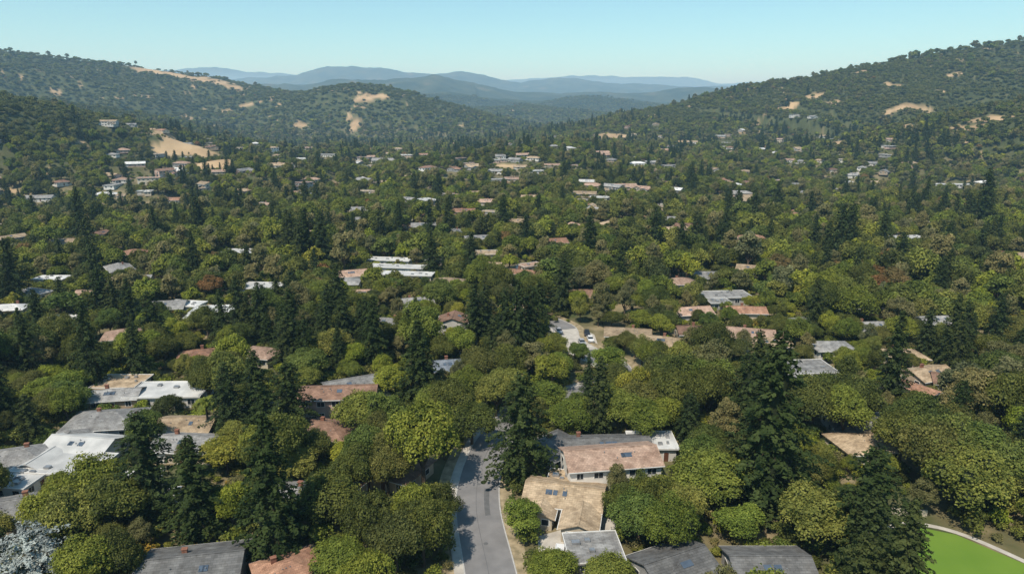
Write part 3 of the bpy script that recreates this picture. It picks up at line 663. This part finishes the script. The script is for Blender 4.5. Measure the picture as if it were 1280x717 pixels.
HERO=[('con',955,640,410,1.15),('con',652,600,464,1.15),('con',1110,510,386,1.0),('con',632,448,358,.95),('con',648,452,348,.95),('con',664,446,356,.9),
('con',525,505,398,1.25),('con',290,548,450,1.1),('con',325,530,436,1.1),('con',366,545,451,1.3),('con',345,700,511,1.1),('con',192,655,511,1.2),('con',250,672,543,1.25),
('con',1075,705,556,1.4),('con',1225,290,208,1.1),('con',1242,440,364,1.0),('con',703,390,314,1.2),('con',118,490,374,.8),('con',105,305,231,1.1),('con',385,335,258,1.3),('con',405,335,264,1.3),('con',365,325,262,1.3),
('con',540,345,286,1.1),('con',395,640,588,1.0),('con',1015,420,346,1.0),('con',930,540,438,1.2),('con',735,500,440,.9),('con',1100,320,261,1.1),('con',630,300,241,1.1),('con',20,380,296,1.0),('con',245,350,286,1.0),
('con',850,330,273,1.1),('con',735,330,273,1.0),('con',590,345,288,1.0),('con',775,360,298,1.0),('con',1170,380,318,.9),('con',300,410,343,1.0),('con',460,440,368,.9),('con',1060,310,255,1.0),('con',560,300,245,1.0),('con',905,310,258,1.0),('con',500,300,250,1.0),
('dark',500,700,562,150),('mid',530,610,500,100),('dark',470,610,530,110),('dark',415,660,590,90),('mid',115,672,572,130),('lite',293,665,598,60),('mid',430,730,672,95),('mid',825,680,592,125),('dark',775,655,600,60),
('lite',652,672,622,60),('mid',690,735,685,70),('lite',925,680,628,80),('mid',1205,622,545,150),('dark',1270,620,530,110),('mid',885,640,560,100),('dark',900,610,520,110),('mid',1015,690,600,100),('dark',1160,590,500,120),
('mid',735,610,580,40),('dark',590,555,500,70),('lite',487,500,455,55),('mid',805,540,478,100),('dark',860,520,440,110),('mid',710,545,500,60),('dark',1040,540,460,110),('olive',1230,540,430,110),
('dark',660,535,490,60),('mid',680,515,475,60),('mid',630,505,455,60),
('rust',267,375,338,30),('rust',1095,375,322,55),('rust',972,350,312,34),('mid',1040,400,340,80),('olive',735,370,300,60),('lite',180,455,400,60),('lite',70,500,465,70),('lite',285,590,545,70),
('tall',112,460,400,1),('lite',430,590,550,50),('dark',275,500,425,80),('mid',385,480,430,60),('olive',1260,480,420,60),('dark',60,450,400,80),('lite',760,470,430,50),('mid',620,520,460,60),('dark',600,480,430,50)]
placed=[]
for k,hh in enumerate(HERO):
    kind,px,pb,pt,wv=hh
    s=site(px,pb)
    if not s: continue
    x,y=s;z=H0(x,y);_,b_=slope(px,pt);ztop=CAMH+b_*y;Ht=max(ztop-z,4)
    rz=float(rng.uniform(0,6.28))
    if kind=='con':
        me=NC[k%4];sz=Ht/26;sx=sz*wv*(1.1 if sz<.9 else 1);link('redwood_tree',me,(x,y,z),rz,(sx,sx,sz));rc=4.5*sx
    elif kind=='tall':
        link('cypress_tree',NB['tall'][0],(x,y,z),rz,(Ht/14,)*3);rc=2.5
    else:
        ms=NB[kind];R=wv/F*math.hypot(x,y)*1.05/2;R=max(R,2)
        Ht=min(max(Ht*.9,R*1.1),R*2.6)
        if R>7.6:
            for q in range(4):
                a_=rz+q*1.571+float(rng.uniform(-.3,.3));rr=R*.62*float(rng.uniform(.85,1.1));hh_=Ht*float(rng.uniform(.75,1.02));kd=kind if q!=2 else ('mid' if kind=='dark' else 'dark');ms2=NB[kd]
                xx,yy=x+math.cos(a_)*R*.48,y+math.sin(a_)*R*.48
                link(TN[kd],ms2[(k+q)%len(ms2)],(xx,yy,z),rz+q,(rr/PR[kd],rr/PR[kd],min(hh_,rr*2.3)/PH[kd]))
        else: link(TN[kind],ms[k%len(ms)],(x,y,z),rz,(R/PR[kind],R/PR[kind],Ht/PH[kind]))
        rc=R
    placed.append((x,y,rc*.8))
s=site(48,730);link('cedar_tree',CEDAR,(s[0],s[1],0),1.0,(1,1,.95));placed+=[(s[0],s[1],9.5),(s[0],s[1]-12,11),(s[0]-9,s[1]-6,8)]
s=site(262,545);link('palm_tree',PALM,(s[0],s[1],0),1.0,(1,1,1))
s=site(270,548);link('palm_tree',PALM,(s[0]+2,s[1]+3,0),2.0,(1,1,.85))
def grid(r0,r1,cell,wf=.86,marg=45):
    ys=np.arange(40 if r0<100 else r0*.6,r1,cell);out=[]
    for i_,yy in enumerate(ys):
        xm=wf*yy+marg;xs=np.arange(-xm,xm,cell)+(cell/2 if i_%2 else 0)
        out.append(np.stack([xs+rng.uniform(-.48,.48,len(xs))*cell,yy+rng.uniform(-.48,.48,len(xs))*cell],1))
    o=np.concatenate(out);r=np.hypot(o[:,0],o[:,1]);return o[(r>=r0)&(r<r1)&(o[:,1]>38)]
kinds=['dark','mid','lite','olive','rust','tall','con']
def pick(x,y,E_):
    n=len(x);u=rng.random(n);cn=fbm(x/50,y/50,400,2)
    pc=np.clip((cn-.56)*1.9,0.015,.34)
    pc=np.where(E_>80,pc*.2,pc)
    k=np.where(u<.36,0,np.where(u<.69,1,np.where(u<.83,2,np.where(u<.96,3,np.where(u<.972,4,5)))))
    k=np.where((E_>80)&(k==2),0,k)
    return np.where(rng.random(n)<pc,6,k)
near=grid(70,255,6.6)
x,y=near[:,0],near[:,1];k=pick(x,y,np.zeros(len(x)))
s_=np.where(rng.random(len(x))<.18,rng.uniform(.85,1.2,len(x)),rng.uniform(.40,.85,len(x)))
s_=np.where(k==6,rng.uniform(.5,1.0,len(x)),s_)
rc=np.array([6.4,5.8,5.0,5.0,4.5,2.6,4.6])[k]*s_;ht=np.array([10.5,11,10,13,9,14,24])[k]*s_
ok=foot(x,y,2.0)&roadok(x,y,rc*.8)&slabok(x,y,2.5)
for px_,py_,pr in placed: ok&=np.hypot(x-px_,y-py_)>pr*.9+rc*.3
c_=cap(x,y,rc);big=ht>c_
f_=np.clip(c_/ht,0,1);s_=s_*np.where(big,np.maximum(f_,.0),1);k=np.where(big&(k==6),1,k)
ok&=(s_>.22)
ok&=~((y<80)&(rng.random(len(x))<.3))
for q in np.where(ok)[0]:
    kk=kinds[k[q]]
    if kk=='con':
        me=NC[rng.integers(4)];sz=s_[q]*.9;link('redwood_tree',me,(x[q],y[q],0),float(rng.uniform(0,6.28)),(sz*1.2,sz*1.2,sz*rng.uniform(.85,1.15)))
    else:
        ms=NB[kk];me=ms[rng.integers(len(ms))];sz=s_[q];link(TN[kk],me,(x[q],y[q],0),float(rng.uniform(0,6.28)),(sz*rng.uniform(.85,1.15),sz*rng.uniform(.85,1.15),sz*rng.uniform(.8,1.35)))
nnear=int(ok.sum())
def proto(cn,items):
    col=bpy.data.collections.new(cn)
    for i_,me in enumerate(items):
        o=bpy.data.objects.new('%s_%02d'%(cn,i_),me);col.objects.link(o)
    return col
def scatter(name,col,pts,scl,rz,idx):
    me=bpy.data.meshes.new(name);me.vertices.add(len(pts));me.vertices.foreach_set('co',pts.astype(np.float32).ravel())
    a=me.attributes.new('isc','FLOAT_VECTOR','POINT');a.data.foreach_set('vector',scl.astype(np.float32).ravel())
    rv=np.zeros((len(pts),3),np.float32);rv[:,2]=rz;a=me.attributes.new('irot','FLOAT_VECTOR','POINT');a.data.foreach_set('vector',rv.ravel())
    a=me.attributes.new('iidx','INT','POINT');a.data.foreach_set('value',idx.astype(np.int32))
    o=link(name,me)
    ng=bpy.data.node_groups.new(name+'_nodes','GeometryNodeTree')
    ng.interface.new_socket('Geometry',in_out='INPUT',socket_type='NodeSocketGeometry');ng.interface.new_socket('Geometry',in_out='OUTPUT',socket_type='NodeSocketGeometry')
    gi=ng.nodes.new('NodeGroupInput');go=ng.nodes.new('NodeGroupOutput');ip=ng.nodes.new('GeometryNodeInstanceOnPoints');ci=ng.nodes.new('GeometryNodeCollectionInfo')
    ci.inputs['Collection'].default_value=col;ci.inputs['Separate Children'].default_value=True;ci.inputs['Reset Children'].default_value=True
    ng.links.new(gi.outputs[0],ip.inputs['Points']);ng.links.new(ci.outputs[0],ip.inputs['Instance']);ip.inputs['Pick Instance'].default_value=True
    for nm,ty,so in (('iidx','INT','Instance Index'),('irot','FLOAT_VECTOR','Rotation'),('isc','FLOAT_VECTOR','Scale')):
        na_=ng.nodes.new('GeometryNodeInputNamedAttribute');na_.data_type=ty;na_.inputs['Name'].default_value=nm
        ng.links.new(na_.outputs['Attribute'],ip.inputs[so])
    ng.links.new(ip.outputs[0],go.inputs[0])
    mo=o.modifiers.new('scatter','NODES');mo.node_group=ng;return o
def lod(tag,nl,ls,n_,ico):
    bl=lambda t,m_,sd,R,H,**kw: broadleaf(tag+t,m_,sd,R=R,H=H,nleaf=kw.pop('n',n_),ls=kw.pop('l',ls),nl=nl,ico=ico,**kw)
    return [bl('a',L_DARK,110,6.4,10.5),bl('b',L_DARK,111,6.4,10.5,flat=.8),bl('c',L_MID,112,5.8,11),bl('d',L_MID,113,5.8,11,flat=.85),
     bl('e',L_LITE,114,5,10,flat=.8),bl('f',L_OLIVE,115,5,13,flat=.95),bl('g',L_RUST,116,4.5,9),
     bl('h',L_DARK,117,2.6,14,n=n_//2,l=ls*.8,zr=6.2,lobe=(.45,.62)),
     conifer(tag+'i',L_RED,118,H=25,R=6.0,nb=int(60+n_/20),ls=ls*1.5,dens=1.1,pw=.6),conifer(tag+'j',L_RED,119,H=22,R=5.2,nb=int(60+n_/20),ls=ls*1.5,dens=1.1,pw=.7),
     bl('k',L_CHAP,120,4.0,5.0,l=ls*.8,trunk=False),bl('l',L_CHAP,121,4.4,4.5,l=ls*.8,trunk=False)]
CM1=proto('tree_mid',lod('m',22,.72,2500,1));CM2=proto('tree_far',lod('f',12,1.4,480,1))
kmap={0:(0,1),1:(2,3),2:(4,4),3:(5,5),4:(6,6),5:(7,7),6:(8,9),7:(10,11)}
def forest(name,col,r0,r1,cell,smul):
    g=grid(r0,r1,cell);x,y=g[:,0],g[:,1];z,E_=height(x,y,True)
    k=pick(x,y,E_)
    n=len(x)
    wood=fbm(x/120,y/120,500,3)
    ch=(E_>75)&(rng.random(n)<np.clip(.9-(wood-.5)*3.5,.08,.98))
    k=np.where(ch,7,k)
    s=rng.uniform(.5,1.0,n)*smul;s=np.where(rng.random(n)<.15,s*1.35,s)
    s=np.where(k==6,rng.uniform(.45,.95,n)*smul**.5,s)
    s=np.where(k==7,rng.uniform(.7,1.4,n)*smul,s)
    rc=np.array([6.4,5.8,5,5,4.5,2.6,4.6,4.2])[k]*s
    gm=goldmask(x,y)
    ok=foot(x,y,2.0)&((gm<.35)|(rng.random(n)<.03))&(rndgold(x,y,E_)<.3)
    for cx,cy,a_,b_,kk_ in PATCH:
        D=math.hypot(cx,cy);ux,uy=cx/D,cy/D;ii=np.where((np.abs(x-cx)<a_+b_+60)&(np.abs(y-cy)<a_+b_+60))[0]
        if not len(ii): continue
        t=-((x[ii]-cx)*ux+(y[ii]-cy)*uy);l=np.abs((x[ii]-cx)*uy-(y[ii]-cy)*ux)
        mm=(t>0)&(t<b_+40)&(l<a_);s[ii]=np.where(mm&(k[ii]!=7),s[ii]*.5,s[ii])
    if r0<400:
        ok&=roadok(x,y,rc*.7)
        for px_,py_,pr in placed: ok&=np.hypot(x-px_,y-py_)>pr*.9+rc*.3
    if r0<1500:
        ht=np.array([10.5,11,10,13,9,14,24,5])[k]*s;c_=cap(x,y,rc);big=ht>c_;s=np.where(big,s*np.clip(c_/ht,0,1),s);k=np.where(big&(k==6),1,k);ok&=s>.2*smul
    x,y,z,k,s=x[ok],y[ok],z[ok],k[ok],s[ok];n=len(x)
    idx=np.array([kmap[int(q)][int(u)] for q,u in zip(k,rng.random(n)*1.999)])
    zs=s*rng.uniform(.8,1.25,n)/max(smul,1)**.6
    scatter(name,col,np.stack([x,y,z-.3],1),np.stack([s,s*rng.uniform(.85,1.15,n),zs],1),rng.uniform(0,6.28,n),idx)
    return n
cnt=[forest('valley_forest',CM1,255,620,7.0,1.0),forest('valley_forest_far',CM1,620,1000,7.6,1.0),forest('hillside_forest',CM2,1000,1900,8.0,1.0),forest('mountain_forest',CM2,1900,4600,14,1.5)]
SH=proto('shrub_p',[broadleaf('sh%d'%i,mt,600+i,R=1.6,H=2.2,nleaf=700,ls=.3,nl=9,trunk=False,ico=1,zr=1.0,lobe=(.35,.5)) for i,mt in enumerate([L_DARK,L_MID,L_MID,L_LITE,L_OLIVE,L_DARK,L_YEL])])
g=grid(70,420,3.1);x,y=g[:,0],g[:,1];s=rng.uniform(.5,1.5,len(x))
ok=foot(x,y,1.0)&roadok(x,y,1.9+0*x)&slabok(x,y,1.2)&(vn(x/14,y/14,77)>.30)
ok&=cap(x,y,1.5+0*x)>.7
x,y,s=x[ok],y[ok],s[ok];ix=rng.choice(7,len(x),p=[.26,.24,.2,.12,.1,.06,.02])
yb=site(200,690);ix=np.where(np.hypot(x-yb[0],y-yb[1])<6,6,ix)
scatter('shrubs',SH,np.stack([x,y,height(x,y)],1),np.stack([s,s,s*rng.uniform(.7,1.2,len(x))],1),rng.uniform(0,6.28,len(x)),ix)
print('NEAR',nnear,'FOREST',cnt,'SHRUBS',len(x),'HOUSES',len(HL))
# ---------------------------------------------------------------- haze
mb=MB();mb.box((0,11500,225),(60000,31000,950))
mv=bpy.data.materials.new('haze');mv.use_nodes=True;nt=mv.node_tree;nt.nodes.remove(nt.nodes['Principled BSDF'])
DN=1/10500
vs=N(nt,'ShaderNodeVolumeScatter');vs.inputs['Color'].default_value=(.56,.82,1,1);vs.inputs['Density'].default_value=DN;vs.inputs['Anisotropy'].default_value=.2
em=N(nt,'ShaderNodeEmission');em.inputs[0].default_value=(.28,.62,.95,1);em.inputs[1].default_value=.26*DN  # added glow in the volume, stands in for multiply scattered airlight
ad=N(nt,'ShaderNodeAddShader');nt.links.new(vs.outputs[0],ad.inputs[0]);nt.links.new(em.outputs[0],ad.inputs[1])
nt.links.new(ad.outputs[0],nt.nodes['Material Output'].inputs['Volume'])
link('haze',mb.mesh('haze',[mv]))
# ---------------------------------------------------------------- light
EL=math.radians(57);AZ=math.radians(-148)
w=bpy.data.worlds.new('World');sc.world=w;w.use_nodes=True;nt=w.node_tree
sky=nt.nodes.new('ShaderNodeTexSky');sky.sky_type='NISHITA';sky.sun_disc=False;sky.sun_elevation=EL;sky.sun_rotation=AZ
sky.air_density=1.0;sky.dust_density=.3;sky.ozone_density=1.0;sky.altitude=50
tm=N(nt,'ShaderNodeMix',data_type='RGBA',blend_type='MULTIPLY');tm.inputs[0].default_value=1;tm.inputs[7].default_value=(.76,1.05,1.0,1)
nt.links.new(sky.outputs[0],tm.inputs[6]);nt.links.new(tm.outputs[2],nt.nodes['Background'].inputs[0]);nt.nodes['Background'].inputs[1].default_value=.14
sl=bpy.data.lights.new('sun','SUN');sl.energy=5;sl.angle=math.radians(.5);sl.color=(1,.93,.81)
so=bpy.data.objects.new('sun',sl);sc.collection.objects.link(so)
dv=Vector((math.sin(AZ)*math.cos(EL),math.cos(AZ)*math.cos(EL),math.sin(EL)))
so.rotation_euler=dv.to_track_quat('Z','Y').to_euler();so.location=dv*300
cam=bpy.data.cameras.new('camera');cam.sensor_width=36;cam.lens=F/1280*36;cam.clip_end=60000;cam.clip_start=1
co=bpy.data.objects.new('camera',cam);co.location=(0,0,CAMH);co.rotation_euler=(math.pi/2-PIT,0,0);sc.collection.objects.link(co);sc.camera=co
sc.view_settings.view_transform='Standard';sc.view_settings.look='None';sc.view_settings.exposure=0
